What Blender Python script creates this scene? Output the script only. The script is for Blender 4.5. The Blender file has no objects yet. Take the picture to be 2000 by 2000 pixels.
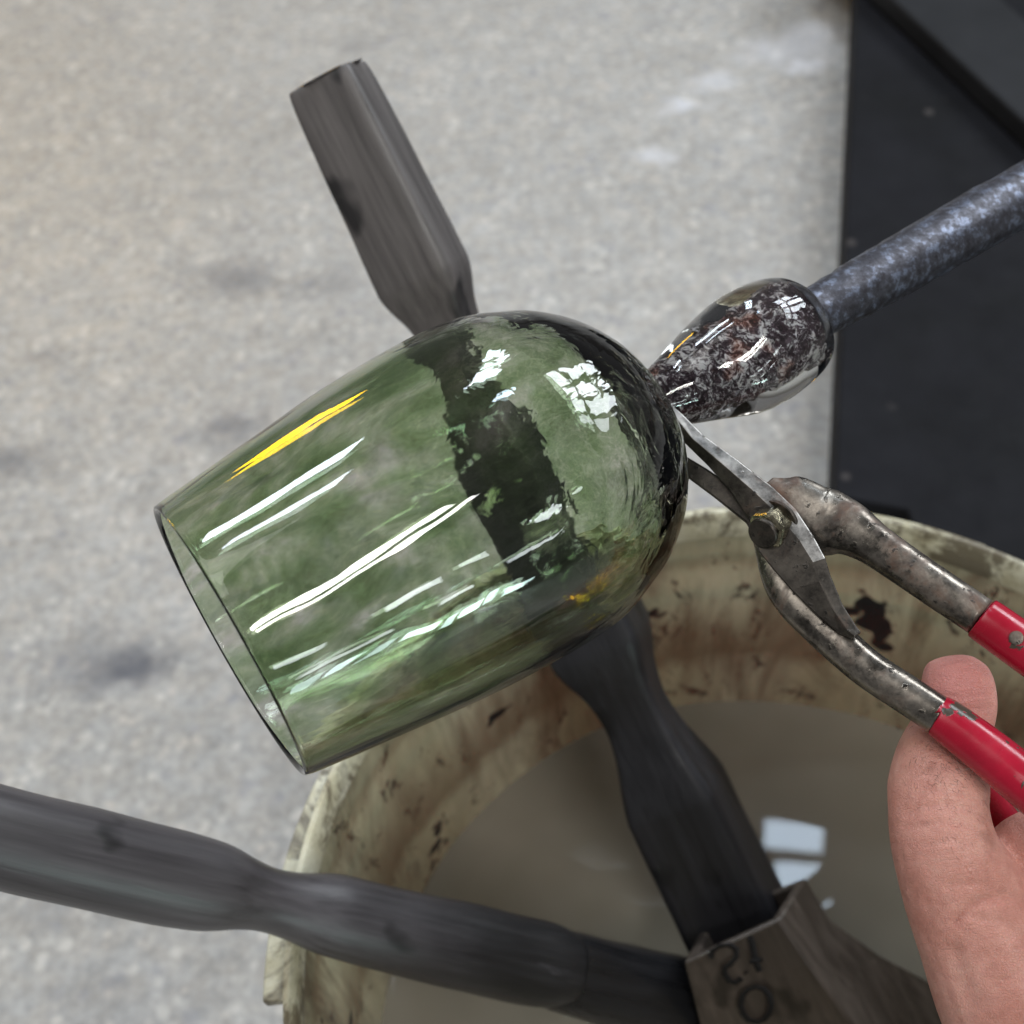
import bpy, bmesh, math, random
from mathutils import Vector, Matrix, noise
from mathutils.bvhtree import BVHTree
rnd = random.Random(7)
SC = bpy.context.scene
COL = SC.collection

# ------------------------------------------------------------------ camera
F = 2500.0                      # focal length in pixels of a 2000 px picture
CAMZ = 0.79
cam_d = bpy.data.cameras.new('camera'); cam = bpy.data.objects.new('camera', cam_d); COL.objects.link(cam)
ROT = Matrix.Rotation(math.radians(37.55), 3, 'X') @ Matrix.Rotation(math.radians(-7.14), 3, 'Z')
cam.matrix_world = Matrix.Translation((0, 0, CAMZ)) @ ROT.to_4x4()
cam_d.sensor_width = 36; cam_d.lens = 36 * F / 2000
cam_d.clip_start = 0.02; cam_d.clip_end = 100
cam_d.dof.use_dof = True; cam_d.dof.focus_distance = 0.312; cam_d.dof.aperture_fstop = 15.0
SC.camera = cam
CAM = Vector((0, 0, CAMZ))

# ------------------------------------------------------------------ world, lamps
wd = bpy.data.worlds.new('World'); SC.world = wd; wd.use_nodes = True
bg = wd.node_tree.nodes['Background']; bg.inputs[0].default_value = (0.62, 0.62, 0.64, 1); bg.inputs[1].default_value = 0.22
SC.view_settings.view_transform = 'Standard'; SC.view_settings.look = 'None'
SC.view_settings.exposure = 0; SC.view_settings.gamma = 1
SC.cycles.max_bounces = 14; SC.cycles.transmission_bounces = 12; SC.cycles.glossy_bounces = 6
SC.cycles.diffuse_bounces = 3; SC.cycles.sample_clamp_indirect = 6

AIM = Vector((0.0, 0.18, 0.5))
def lamp(name, az, el, dist, w, h, rad, colr, spin=0.0):
    """a rectangular window or lamp of radiance rad, seen from the glass at azimuth az / elevation el"""
    a, e = math.radians(az), math.radians(el)
    d = Vector((math.sin(a) * math.cos(e), math.cos(a) * math.cos(e), math.sin(e)))
    ld = bpy.data.lights.new(name, 'AREA'); ld.shape = 'RECTANGLE'; ld.size = w; ld.size_y = h
    ld.color = colr; ld.energy = rad * math.pi * w * h
    lo = bpy.data.objects.new(name, ld); COL.objects.link(lo)
    q = (-d).to_track_quat('-Z', 'Y').to_matrix().to_4x4()
    lo.matrix_world = Matrix.Translation(AIM + d * dist) @ q @ Matrix.Rotation(math.radians(spin), 4, 'Z')
    return lo
COOL = (0.80, 0.90, 1.0)
def strip(name, v0, v1, width, dist, rad, colr, org=(-0.02, 0.19, 0.53)):
    """long lamp or window whose ends are seen from org in the directions v0 and v1"""
    org = Vector(org); a = org + Vector(v0).normalized() * dist; b = org + Vector(v1).normalized() * dist
    c = (a + b) / 2; x = (b - a).normalized(); z = (c - org).normalized(); z = (z - x * z.dot(x)).normalized(); y = z.cross(x)
    ld = bpy.data.lights.new(name, 'AREA'); ld.shape = 'RECTANGLE'; ld.size = (b - a).length; ld.size_y = width
    ld.color = colr; ld.energy = rad * math.pi * ld.size * width
    lo = bpy.data.objects.new(name, ld); COL.objects.link(lo)
    m = Matrix((x, y, z)).transposed().to_4x4(); m.translation = c; lo.matrix_world = m; return lo
# two long roof windows ahead on the left
strip('roof_window_lamp', (-.45, .535, .715), (-.235, .558, .796), 0.26, 3.0, 32, COOL)
strip('roof_window_lamp', (-.34, .338, .880), (-.165, .339, .926), 0.17, 3.0, 26, COOL)
# twin tube lamp overhead behind
strip('tube_lamp', (.07, -.638, .80), (.33, -.355, .875), 0.13, 2.4, 36, (1.0, 0.98, 0.95))
strip('tube_lamp', (.12, -.66, .765), (.40, -.375, .835), 0.085, 2.4, 34, (1.0, 0.98, 0.95))
# small roof light mirrored by the water, two panes
strip('roof_window_lamp', (.534, 1.315, 3.2), (.704, 1.275, 3.2), 0.085, 3.5, 30, (0.66, 0.82, 1.0), (.109, .221, .237))
strip('roof_window_lamp', (.534, 1.165, 3.2), (.690, 1.130, 3.2), 0.115, 3.5, 30, (0.66, 0.82, 1.0), (.109, .221, .237))
# tall window straight ahead, three panes
for e_ in (36, 43.5, 51): lamp('window_lamp', 5, e_, 3.2, 0.36, 0.33, 26, COOL)
# wide open door on the far right, in leaves
for a_, r_, w_ in ((42, 16, .50), (53, 20, .42), (64, 15, .50), (75, 9, .40)):
    for e_, h_ in ((27, .46), (37, .58)): lamp('door_lamp', a_, e_, 4.0, w_, h_, r_, (0.88, 0.94, 1.0))
# soft fill panels added to lift the dim ambient light, up on the left
for a_ in (-75, -105): lamp('ceiling_fill_lamp', a_, 62, 4.2, 1.3, 2.2, 1.9, (1.0, 0.98, 0.95))
# low windows to the back
for i_, (u0, u1, r_, z_) in enumerate(((0, .10, 12, 0), (.13, .22, 20, .01), (.25, .31, 14, 0), (.36, .50, 26, .01), (.53, .60, 20, -.01), (.64, .80, 30, .0), (.83, .90, 20, .02), (.93, 1.0, 26, 0))):
    A_, B_ = Vector((.30, -.95, .02)), Vector((.62, -.78, -.07))
    strip('back_window_lamp', A_.lerp(B_, u0) + Vector((0, 0, z_)), A_.lerp(B_, u1) + Vector((0, 0, z_)), 0.20 if i_ % 2 else 0.27, 3.2, r_, (0.74, 1.0, 0.95))
for a_, e_, w_, h_, r_ in ((126, 31, .22, .12, 10), (134, 29, .30, .17, 15), (144, 27, .24, .14, 11), (153, 25, .32, .17, 15), (163, 22, .24, .15, 11), (138, 15, .34, .12, 13), (149, 12, .26, .14, 15), (159, 9, .34, .12, 12)):
    lamp('back_window_lamp', a_, e_, 3.2, w_, h_, r_, (0.90, 0.99, 1.0))
# the furnace mouth ahead, low
f_ = strip('furnace_lamp', (-.455, .888, .075), (-.325, .911, .25), 0.095, 1.9, 22, (1.0, 0.56, 0.0))

# ------------------------------------------------------------------ pixel <-> world helpers
def ray(px, py): return ROT @ Vector(((px - 1000) / F, -(py - 1000) / F, -1.0))
def D(px, py, d): return CAM + ray(px, py) * d                 # at depth d
def P(px, py, h):                                              # at height h below the camera
    r = ray(px, py); return CAM + r * (h / -r.z)
def proj(p):
    q = ROT.transposed() @ (Vector(p) - CAM); return 1000 + F * q.x / -q.z, 1000 - F * q.y / -q.z, -q.z
def on_plane(px, py, p0, n):
    r = ray(px, py); return CAM + r * ((p0 - CAM).dot(n) / r.dot(n))

# ------------------------------------------------------------------ object helpers
def link(name, verts, faces, mat, parent=None, smooth=True, angle=None):
    me = bpy.data.meshes.new(name); me.from_pydata([tuple(v) for v in verts], [], faces); me.update()
    o = bpy.data.objects.new(name, me); COL.objects.link(o)
    me.materials.append(mat)
    if parent: o.parent = parent; o.matrix_parent_inverse = parent.matrix_world.inverted()
    bm = bmesh.new(); bm.from_mesh(me); bmesh.ops.recalc_face_normals(bm, faces=bm.faces)
    if angle is not None:
        for e in bm.edges:
            if len(e.link_faces) == 2 and e.calc_face_angle(0) > math.radians(angle): e.smooth = False
    bm.to_mesh(me); bm.free()
    for p in me.polygons: p.use_smooth = smooth
    return o
def empty(name, loc):
    o = bpy.data.objects.new(name, None); COL.objects.link(o); o.location = loc; o.empty_display_size = 0.02
    o.matrix_world = Matrix.Translation(loc); return o
def tag(o, label=None, cat=None, group=None, kind=None):
    if label: o['label'] = label
    if cat: o['category'] = cat
    if group: o['group'] = group
    if kind: o['kind'] = kind
    return o
def bevel(o, w, seg=2, ang=30):
    m = o.modifiers.new('bevel', 'BEVEL'); m.width = w; m.segments = seg; m.limit_method = 'ANGLE'; m.angle_limit = math.radians(ang)
def subsurf(o, n=2):
    m = o.modifiers.new('subsurf', 'SUBSURF'); m.levels = n; m.render_levels = n
def frames(pts, up):
    out = []
    for i, p in enumerate(pts):
        t = (pts[min(i + 1, len(pts) - 1)] - pts[max(i - 1, 0)]).normalized()
        a = up - t * up.dot(t); a.normalize(); b = t.cross(a); out.append((t, a, b))
    return out
def resample(st, n):
    """Catmull-Rom through stations (tuples of Vector + floats)"""
    dim = len(st[0]); out = []
    def g(i): return st[max(0, min(len(st) - 1, i))]
    for i in range(len(st) - 1):
        for k in range(n):
            u = k / n; p0, p1, p2, p3 = g(i - 1), g(i), g(i + 1), g(i + 2); row = []
            for c in range(dim):
                a, b, cc, d = p0[c], p1[c], p2[c], p3[c]
                row.append(0.5 * (2 * b + (cc - a) * u + (2 * a - 5 * b + 4 * cc - d) * u * u + (-a + 3 * b - 3 * cc + d) * u ** 3))
            out.append(tuple(row))
    out.append(tuple(st[-1])); return out
def loft(name, st, mat, parent=None, up=None, seg=32, expo=2.0, rot=0.0, n=5, cap=True, angle=None, jitter=0.0, jscale=60, chamfer=None):
    """st: (Vector, half width, half depth); up: direction of 'depth'"""
    s = resample(st, n); pts = [r[0] for r in s]
    up = up or (CAM - pts[len(pts) // 2]).normalized()
    fr = frames(pts, up); vs, fs = [], []
    for i, r in enumerate(s):
        t, a, b = fr[i]
        for k in range(seg):
            th = 2 * math.pi * k / seg + 1e-3
            c_, s_ = math.cos(th), math.sin(th)
            x = math.copysign(abs(c_) ** (2 / expo), c_); y = math.copysign(abs(s_) ** (2 / expo), s_)
            cr, sr = math.cos(rot), math.sin(rot)
            X, Y = x * cr - y * sr, x * sr + y * cr
            v = r[0] + b * (X * r[1]) + a * (Y * r[2])
            if jitter: v = v + (b * X + a * Y) * (noise.noise(v * jscale) * jitter)
            vs.append(v)
    m = len(s)
    for i in range(m - 1):
        for k in range(seg):
            fs.append((i * seg + k, i * seg + (k + 1) % seg, (i + 1) * seg + (k + 1) % seg, (i + 1) * seg + k))
    if cap:
        vs.append(pts[0]); vs.append(pts[-1]); a0, a1 = len(vs) - 2, len(vs) - 1
        for k in range(seg):
            fs.append((a0, (k + 1) % seg, k)); fs.append((a1, (m - 1) * seg + k, (m - 1) * seg + (k + 1) % seg))
    return link(name, vs, fs, mat, parent, True, angle)
def basis(axis):
    axis = axis.normalized(); u = axis.orthogonal().normalized(); return axis, u, axis.cross(u)
def lathe(name, prof, org, axis, mat, parent=None, seg=128, closed=False, angle=40, wob=None):
    """prof: (distance along axis, radius)"""
    ax, u, v = basis(axis); vs, fs = [], []
    for s_, r_ in prof:
        for k in range(seg):
            th = 2 * math.pi * k / seg
            rr = r_ + (wob(s_, th, r_) if wob else 0)
            vs.append(org + ax * s_ + (u * math.cos(th) + v * math.sin(th)) * rr)
    n = len(prof); rng = n if closed else n - 1
    for i in range(rng):
        j = (i + 1) % n
        for k in range(seg): fs.append((i * seg + k, i * seg + (k + 1) % seg, j * seg + (k + 1) % seg, j * seg + k))
    return link(name, vs, fs, mat, parent, True, angle)
def prism(name, pts, thick, mat, parent=None, bev=0.0004):
    """outline of world points, given thickness away from the camera"""
    n = len(pts); cen = sum(pts, Vector()) / n; d = (cen - CAM).normalized()
    vs = list(pts) + [p + d * thick for p in pts]
    fs = [tuple(range(n)), tuple(range(2 * n - 1, n - 1, -1))] + [(i, (i + 1) % n, n + (i + 1) % n, n + i) for i in range(n)]
    o = link(name, vs, fs, mat, parent, False)
    if bev: bevel(o, bev, 2)
    return o
def box(name, lo, hi, mat, parent=None, bev=0.002):
    vs = [Vector((x, y, z)) for x in (lo[0], hi[0]) for y in (lo[1], hi[1]) for z in (lo[2], hi[2])]
    fs = [(0, 1, 3, 2), (4, 6, 7, 5), (0, 4, 5, 1), (2, 3, 7, 6), (0, 2, 6, 4), (1, 5, 7, 3)]
    o = link(name, vs, fs, mat, parent, False); bevel(o, bev, 2); return o

# ------------------------------------------------------------------ materials
class NT:
    def __init__(s, name):
        s.m = bpy.data.materials.new(name); s.m.use_nodes = True; s.t = s.m.node_tree; s.b = s.t.nodes['Principled BSDF']
        s.tc = s.t.nodes.new('ShaderNodeTexCoord')
    def new(s, typ, **kw):
        n = s.t.nodes.new(typ)
        for k, v in kw.items():
            if hasattr(n, k): setattr(n, k, v)
            else: n.inputs[k].default_value = v
        return n
    def l(s, a, b): s.t.links.new(a, b)
    def vec(s, scale=(1, 1, 1), rot=(0, 0, 0), loc=(0, 0, 0)):
        mp = s.new('ShaderNodeMapping'); s.l(s.tc.outputs['Object'], mp.inputs[0])
        mp.inputs['Scale'].default_value = scale; mp.inputs['Rotation'].default_value = rot; mp.inputs['Location'].default_value = loc
        return mp.outputs[0]
    def along(s, dirn, stretch, loc=(0, 0, 0)):
        """object coordinates turned so that Z runs along dirn, squeezed along it by stretch"""
        mp = s.new('ShaderNodeMapping'); mp.vector_type = 'TEXTURE'; s.l(s.tc.outputs['Object'], mp.inputs[0])
        mp.inputs['Location'].default_value = loc; mp.inputs['Rotation'].default_value = Vector((0, 0, 1)).rotation_difference(dirn.normalized()).to_euler()
        mp.inputs['Scale'].default_value = (1, 1, 1 / stretch); return mp.outputs[0]
    def noise(s, scale, detail=4, rough=0.55, vec=None, dist=0.0):
        n = s.new('ShaderNodeTexNoise'); n.inputs['Scale'].default_value = scale; n.inputs['Detail'].default_value = detail
        n.inputs['Roughness'].default_value = rough; n.inputs['Distortion'].default_value = dist
        s.l(vec or s.tc.outputs['Object'], n.inputs['Vector']); return n.outputs[0]
    def voro(s, scale, vec=None, feature='F1', out=0, rand=1.0):
        n = s.new('ShaderNodeTexVoronoi'); n.feature = feature; n.inputs['Scale'].default_value = scale; n.inputs['Randomness'].default_value = rand
        s.l(vec or s.tc.outputs['Object'], n.inputs['Vector']); return n.outputs[out]
    def ramp(s, fac, stops, interp='LINEAR'):
        r = s.new('ShaderNodeValToRGB'); cr = r.color_ramp; cr.interpolation = interp
        while len(cr.elements) < len(stops): cr.elements.new(0.5)
        for e, (p, c) in zip(cr.elements, stops):
            e.position = p; e.color = (c, c, c, 1) if isinstance(c, (int, float)) else (*c, 1)
        s.l(fac, r.inputs[0]); return r.outputs[0]
    def mix(s, fac, a, b, mode='MIX'):
        m = s.new('ShaderNodeMix'); m.data_type = 'RGBA'; m.blend_type = mode
        for i_, v in ((0, fac), (6, a), (7, b)):
            sock = m.inputs[i_]
            if isinstance(v, (int, float)): sock.default_value = v if i_ == 0 else (v, v, v, 1)
            elif isinstance(v, tuple): sock.default_value = (*v, 1)
            else: s.l(v, sock)
        return m.outputs[2]
    def math(s, op, a, b=0.0):
        m = s.new('ShaderNodeMath'); m.operation = op
        for i, v in enumerate((a, b)):
            if isinstance(v, (int, float)): m.inputs[i].default_value = v
            else: s.l(v, m.inputs[i])
        return m.outputs[0]
    def set(s, **kw):
        for k, v in kw.items():
            k = k.replace('_', ' ')
            if isinstance(v, (int, float)): s.b.inputs[k].default_value = v
            elif isinstance(v, tuple): s.b.inputs[k].default_value = (*v, 1)
            else: s.l(v, s.b.inputs[k])
    def bump(s, h, dist=0.001, strength=1.0, prev=None):
        b = s.new('ShaderNodeBump'); b.inputs['Distance'].default_value = dist; b.inputs['Strength'].default_value = strength
        s.l(h, b.inputs['Height'])
        if prev: s.l(prev, b.inputs['Normal'])
        s.l(b.outputs[0], s.b.inputs['Normal']); return b.outputs[0]

FSPOT = [(255, 1302, .020, .85), (178, 1285, .034, .30), (215, 1318, .026, .30), (452, 828, .022, .55), (462, 540, .030, .50), (10, 905, .026, .5), (520, 1140, .02, .3), (250, 1960, .05, .22), (640, 560, .03, .25), (90, 700, .012, .4), (700, 90, .02, .3), (1545, 95, .035, -.4), (1580, 130, .015, -.6), (1600, 60, .022, -.3), (1390, 160, .018, -.35), (1335, 210, .016, -.5), (1280, 310, .014, -.4), (145, 1750, .03, .3)]
def m_concrete():
    m = NT('concrete')
    big = m.noise(4, 4, 0.55); med = m.noise(26, 5, 0.6); fine = m.noise(120, 4, 0.7)
    c = m.ramp(big, [(0.3, (0.325, 0.311, 0.288)), (0.7, (0.370, 0.360, 0.342))])
    c = m.mix(0.42, c, m.ramp(med, [(0.3, 0.36), (0.5, 0.5), (0.72, 0.68)]), 'OVERLAY')
    c = m.mix(0.6, c, m.ramp(fine, [(0.3, 0.25), (0.7, 0.75)]), 'OVERLAY')
    tint = m.noise(60, 2, 0.5, m.vec(loc=(5, 5, 0))); c = m.mix(0.5, c, m.ramp(tint, [(0.35, (0.50, 0.51, 0.53)), (0.65, (0.53, 0.50, 0.47))]), 'OVERLAY')
    for sc_, off, thr, col_ in ((85, 0, 0.60, (0.62, 0.59, 0.54)), (60, 4, 0.63, (0.24, 0.24, 0.26)), (110, 9, 0.63, (0.56, 0.50, 0.44))):
        ag = m.ramp(m.voro(sc_, m.vec(loc=(off, off, 0))), [(0.0, 1.0), (0.3, 0.8), (0.42, 0.0)])
        agm = m.mix(1.0, ag, m.ramp(m.noise(sc_ * .4, 2, .5, m.vec(loc=(off, 1, 0))), [(thr - .08, 0), (thr, 1)]), 'MULTIPLY')
        c = m.mix(m.math('MULTIPLY', agm, 0.6), c, col_)
    wob = m.new('ShaderNodeTexNoise'); wob.inputs['Scale'].default_value = 45; m.l(m.tc.outputs['Object'], wob.inputs['Vector'])
    va = m.new('ShaderNodeVectorMath', operation='SCALE'); m.l(wob.outputs['Color'], va.inputs[0]); va.inputs['Scale'].default_value = 0.045
    vb = m.new('ShaderNodeVectorMath', operation='ADD'); m.l(va.outputs[0], vb.inputs[0]); m.l(m.tc.outputs['Object'], vb.inputs[1])
    for px, py, r_, k in FSPOT:
        p = P(px, py, CAMZ)
        mp = m.new('ShaderNodeMapping'); m.l(vb.outputs[0], mp.inputs[0]); mp.inputs['Location'].default_value = (-p.x - .0225, -p.y - .0225, -.0225); mp.vector_type = 'POINT'
        mq = m.new('ShaderNodeMapping'); m.l(mp.outputs[0], mq.inputs[0]); mq.inputs['Rotation'].default_value = (0, 0, -.5); mq.inputs['Scale'].default_value = (0.75, 1.35, 0)
        ln = m.new('ShaderNodeVectorMath', operation='LENGTH'); m.l(mq.outputs[0], ln.inputs[0])
        f_ = m.ramp(m.math('DIVIDE', ln.outputs['Value'], r_ * 1.5), [(0.25, abs(k)), (1.0, 0.0)])
        c = m.mix(f_, c, (0.085, 0.088, 0.105) if k > 0 else (0.74, 0.75, 0.80))  # dark stains; the pale spots paint glossy floor highlights into the colour
    m.set(Base_Color=c, Roughness=m.ramp(med, [(0.35, 0.58), (0.7, 0.42)]))
    m.bump(m.mix(0.4, med, fine), 0.0009, 0.4); return m.m
def m_bucket():
    m = NT('dirty_cream_plastic')
    v = m.vec((1, 1, 0.28))
    c = m.ramp(m.noise(14, 5, 0.6, v), [(0.25, (0.20, 0.18, 0.11)), (0.45, (0.40, 0.375, 0.25)), (0.7, (0.54, 0.52, 0.385))])
    c = m.mix(0.5, c, m.ramp(m.noise(70, 4, 0.6, v), [(0.3, 0.3), (0.7, 0.65)]), 'OVERLAY')
    # brown rust runs, drips and burnt glass splats
    runs = m.ramp(m.noise(26, 5, 0.7, m.vec((1, 1, 0.22), loc=(2, 0, 0)), 0.6), [(0.46, 0.0), (0.66, 0.85)])
    c = m.mix(runs, c, (0.085, 0.066, 0.038))
    sp = m.ramp(m.noise(75, 5, 0.75, m.vec((1, 1, 0.6), loc=(5, 3, 0)), 0.4), [(0.575, 0.0), (0.64, 0.9)])
    c = m.mix(sp, c, (0.035, 0.025, 0.02))
    sz = m.new('ShaderNodeSeparateXYZ'); m.l(m.tc.outputs['Object'], sz.inputs[0])
    zz = m.math('ADD', sz.outputs[2], m.math('MULTIPLY', m.math('SUBTRACT', m.noise(22, 5, 0.7), 0.5), 0.03))
    band = m.ramp(zz, [(0.272, 0.0), (0.282, 0.75), (0.290, 0.55), (0.318, 0.0)])
    band2 = m.ramp(zz, [(0.342, 0.0), (0.350, 0.55), (0.357, 0.0)])
    c = m.mix(band, c, (0.15, 0.115, 0.065)); c = m.mix(band2, c, (0.15, 0.11, 0.06))
    pink = m.ramp(m.noise(30, 4, 0.6, m.vec((1, 1, 0.18), loc=(9, 4, 0))), [(0.52, 0.0), (0.70, 0.35)])
    c = m.mix(pink, c, (0.27, 0.195, 0.14))
    bl = m.ramp(m.noise(24, 3, 0.6, m.vec(loc=(1, 8, 4))), [(0.665, 0.0), (0.685, 1.0)])
    c = m.mix(bl, c, (0.012, 0.011, 0.012))
    m.set(Base_Color=c, Roughness=0.42); m.b.inputs['Subsurface Weight'].default_value = 0.05
    m.bump(m.mix(0.5, m.noise(60, 4), sp), 0.0006, 0.6); return m.m
def m_lip():
    m = NT('worn_cream_plastic_lip')
    c = m.ramp(m.noise(55, 5, 0.65), [(0.28, (0.20, 0.15, 0.08)), (0.42, (0.50, 0.465, 0.32)), (0.7, (0.70, 0.68, 0.54))]); c = m.mix(m.ramp(m.noise(38, 5, .75, None, .5), [(0.50, 0), (0.60, .85)]), c, (0.09, 0.068, 0.04))
    m.set(Base_Color=c, Roughness=0.4); m.bump(m.noise(70, 5, .7), 0.002, 0.7); return m.m
def m_water():
    m = NT('murky_water'); t = m.t
    m.set(Base_Color=m.ramp(m.noise(9, 3), [(0.3, (0.215, 0.198, 0.155)), (0.7, (0.315, 0.285, 0.235))]), Roughness=0.018, IOR=1.33)
    m.bump(m.noise(14, 2, 0.4), 0.0003, 0.08)
    tr = m.new('ShaderNodeBsdfTransparent'); tr.inputs[0].default_value = (0.8, 0.7, 0.5, 1)
    mx = m.new('ShaderNodeMixShader'); mx.inputs[0].default_value = 0.80
    out = [n for n in t.nodes if n.type == 'OUTPUT_MATERIAL'][0]
    m.l(tr.outputs[0], mx.inputs[1]); m.l(m.b.outputs[0], mx.inputs[2]); m.l(mx.outputs[0], out.inputs[0]); return m.m
def m_wood(name, dark, light, dirn, wet=0.0, fade=None, fx=None):
    """charred hardwood, grain along dirn"""
    m = NT(name)
    v = m.along(dirn, 0.05); v2 = m.along(dirn, 0.22)
    g = m.noise(260, 4, 0.6, v); c = m.ramp(m.noise(38, 4, 0.6, v2), [(0.3, dark), (0.7, light)])
    if fade:      # dry upper end of the handle, above the charred part
        sz = m.new('ShaderNodeSeparateXYZ'); m.l(m.tc.outputs['Object'], sz.inputs[0])
        if fx: src = m.math('ADD', m.math('MULTIPLY', m.math('DIVIDE', m.math('SUBTRACT', sz.outputs[0], fx[0]), fx[1] - fx[0]), 0.05), 0.405)
        else: src = sz.outputs[2]
        zz = m.math('ADD', src, m.math('MULTIPLY', m.math('SUBTRACT', m.noise(30, 4, 0.6), 0.5), 0.03))
        c = m.mix(m.ramp(zz, [(0.405, 0.0), (0.455, 1.0)]), c, m.ramp(m.noise(38, 4, 0.6, v2), [(0.3, fade[0]), (0.7, fade[1])]))
    c = m.mix(0.9, c, m.ramp(g, [(0.25, 0.24), (0.75, 0.72)]), 'OVERLAY')
    c = m.mix(m.ramp(m.noise(34, 3, 0.5, m.along(dirn, 0.6, (2, 7, 1))), [(0.60, 0.0), (0.64, 0.8)]), c, tuple(x * 0.35 for x in dark))
    scr = m.ramp(m.noise(120, 3, 0.7, m.along(dirn + Vector((.02, .01, .03)), 0.08, (1, 2, 3))), [(0.68, 0.0), (0.74, 0.45)])
    c = m.mix(scr, c, tuple(min(1, x * 2.6) for x in light))
    m.set(Base_Color=c, Roughness=m.ramp(g, [(0.3, 0.34 - wet * .2), (0.7, 0.50 - wet * .2)]))
    m.bump(m.mix(0.35, g, m.noise(70, 4)), 0.0007, 0.55); return m.m
def m_panel():
    m = NT('black_painted_steel')
    c = m.ramp(m.noise(9, 5, 0.6), [(0.3, (0.0055, 0.0055, 0.0065)), (0.7, (0.010, 0.010, 0.013))])
    fl = m.ramp(m.voro(24), [(0.0, 1), (0.09, 0.6), (0.13, 0)])
    fl = m.mix(1.0, fl, m.ramp(m.noise(7, 3), [(0.53, 0), (0.6, 1)]), 'MULTIPLY')
    c = m.mix(m.math('MULTIPLY', fl, 0.5), c, (0.13, 0.115, 0.11))
    m.set(Base_Color=c, Roughness=m.ramp(m.noise(30, 5, .7), [(0.3, 0.75), (0.7, 0.6)])); m.b.inputs['Specular IOR Level'].default_value = 0.12; m.bump(m.noise(120, 4), 0.0005, 0.3); return m.m
def m_bar():
    m = NT('grey_painted_steel')
    c = m.ramp(m.noise(14, 5, 0.6), [(0.3, (0.011, 0.0115, 0.013)), (0.7, (0.019, 0.0195, 0.022))])
    m.set(Base_Color=c, Roughness=0.6); m.b.inputs['Specular IOR Level'].default_value = 0.16; m.bump(m.noise(90, 4), 0.0004, 0.3); return m.m
def m_steel(name, base=(0.30, 0.285, 0.26), rust=0.5, rough=0.34, metal=0.85, dirn=None):
    m = NT(name)
    c = m.ramp(m.noise(130, 7, 0.75), [(0.36, tuple(x * 0.22 for x in base)), (0.58, base), (0.8, tuple(min(1, x * 1.5) for x in base))])
    r = m.ramp(m.noise(55, 5, 0.7, m.vec(loc=(4, 2, 9)), 0.4), [(0.60 - rust * 0.12, 0.0), (0.68 - rust * 0.06, 0.9)])
    c = m.mix(r, c, m.ramp(m.noise(240, 3), [(0.35, (0.035, 0.022, 0.016)), (0.7, (0.13, 0.062, 0.034))]))
    pit = m.ramp(m.noise(420, 3, 0.6), [(0.62, 0.0), (0.70, 0.8)])
    c = m.mix(pit, c, (0.02, 0.018, 0.016))
    mt = m.math('MULTIPLY', m.math('SUBTRACT', 1.0, r), metal)
    m.set(Base_Color=c, Metallic=mt, Roughness=m.mix(r, m.ramp(m.noise(130, 4), [(0.3, rough * 0.75), (0.7, rough * 1.4)]), 0.65))
    m.bump(m.mix(0.5, m.noise(200, 5, 0.6), pit), 0.0003, 0.6); return m.m
def m_grip():
    m = NT('red_dipped_vinyl')
    c = m.ramp(m.noise(70, 4), [(0.3, (0.30, 0.004, 0.018)), (0.7, (0.42, 0.008, 0.030))])
    w = m.ramp(m.noise(75, 4, 0.7, m.vec(loc=(6.3, 1.2, 3.1)), .5), [(0.575, 0.0), (0.585, 1.0)])
    c = m.mix(m.ramp(m.noise(45, 5, .7), [(0.5, 0), (0.75, .5)]), c, (0.20, 0.01, 0.02)); c = m.mix(w, c, (0.06, 0.048, 0.035))
    m.set(Base_Color=c, Roughness=m.ramp(m.noise(160, 4), [(0.3, 0.16), (0.75, 0.34)]))
    m.bump(m.mix(0.6, m.noise(110, 4), w), 0.0003, 0.35); return m.m
def m_pipe():
    m = NT('scaled_iron_blue_glints')
    n = m.noise(330, 6, 0.75)
    c = m.ramp(n, [(0.34, (0.025, 0.022, 0.027)), (0.52, (0.062, 0.062, 0.076)), (0.66, (0.19, 0.22, 0.30))])  # palest patches put the rod's bluish highlights into its colour
    m.set(Base_Color=c, Metallic=0.55, Roughness=m.ramp(n, [(0.35, 0.50), (0.65, 0.27)]))
    m.bump(n, 0.0005, 0.5); return m.m
def m_core():
    m = NT('scaled_iron_under_glass')
    n = m.noise(420, 6, 0.85, dist=0.9); k = m.voro(700, feature='F1')
    big = m.noise(70, 3, 0.6); n = m.math('ADD', n, m.math('MULTIPLY', m.math('SUBTRACT', big, 0.5), 0.30))
    c = m.ramp(n, [(0.42, (0.030, 0.014, 0.020)), (0.52, (0.095, 0.060, 0.078)), (0.56, (1.0, 0.98, 1.0))])  # white end of the ramp paints sparkle into the dark iron
    rd = m.ramp(m.noise(60, 3, .6, m.vec(loc=(1.5, 0, 3))), [(0.56, 0.0), (0.63, 0.8)])
    c = m.mix(m.math('MULTIPLY', rd, 0.6), c, m.ramp(n, [(0.44, (0.06, 0.016, 0.008)), (0.56, (0.55, 0.15, 0.04))]))
    m.set(Base_Color=c, Metallic=0.3, Roughness=0.2); m.bump(m.mix(0.5, n, k), 0.0022, 1.0); return m.m
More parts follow.
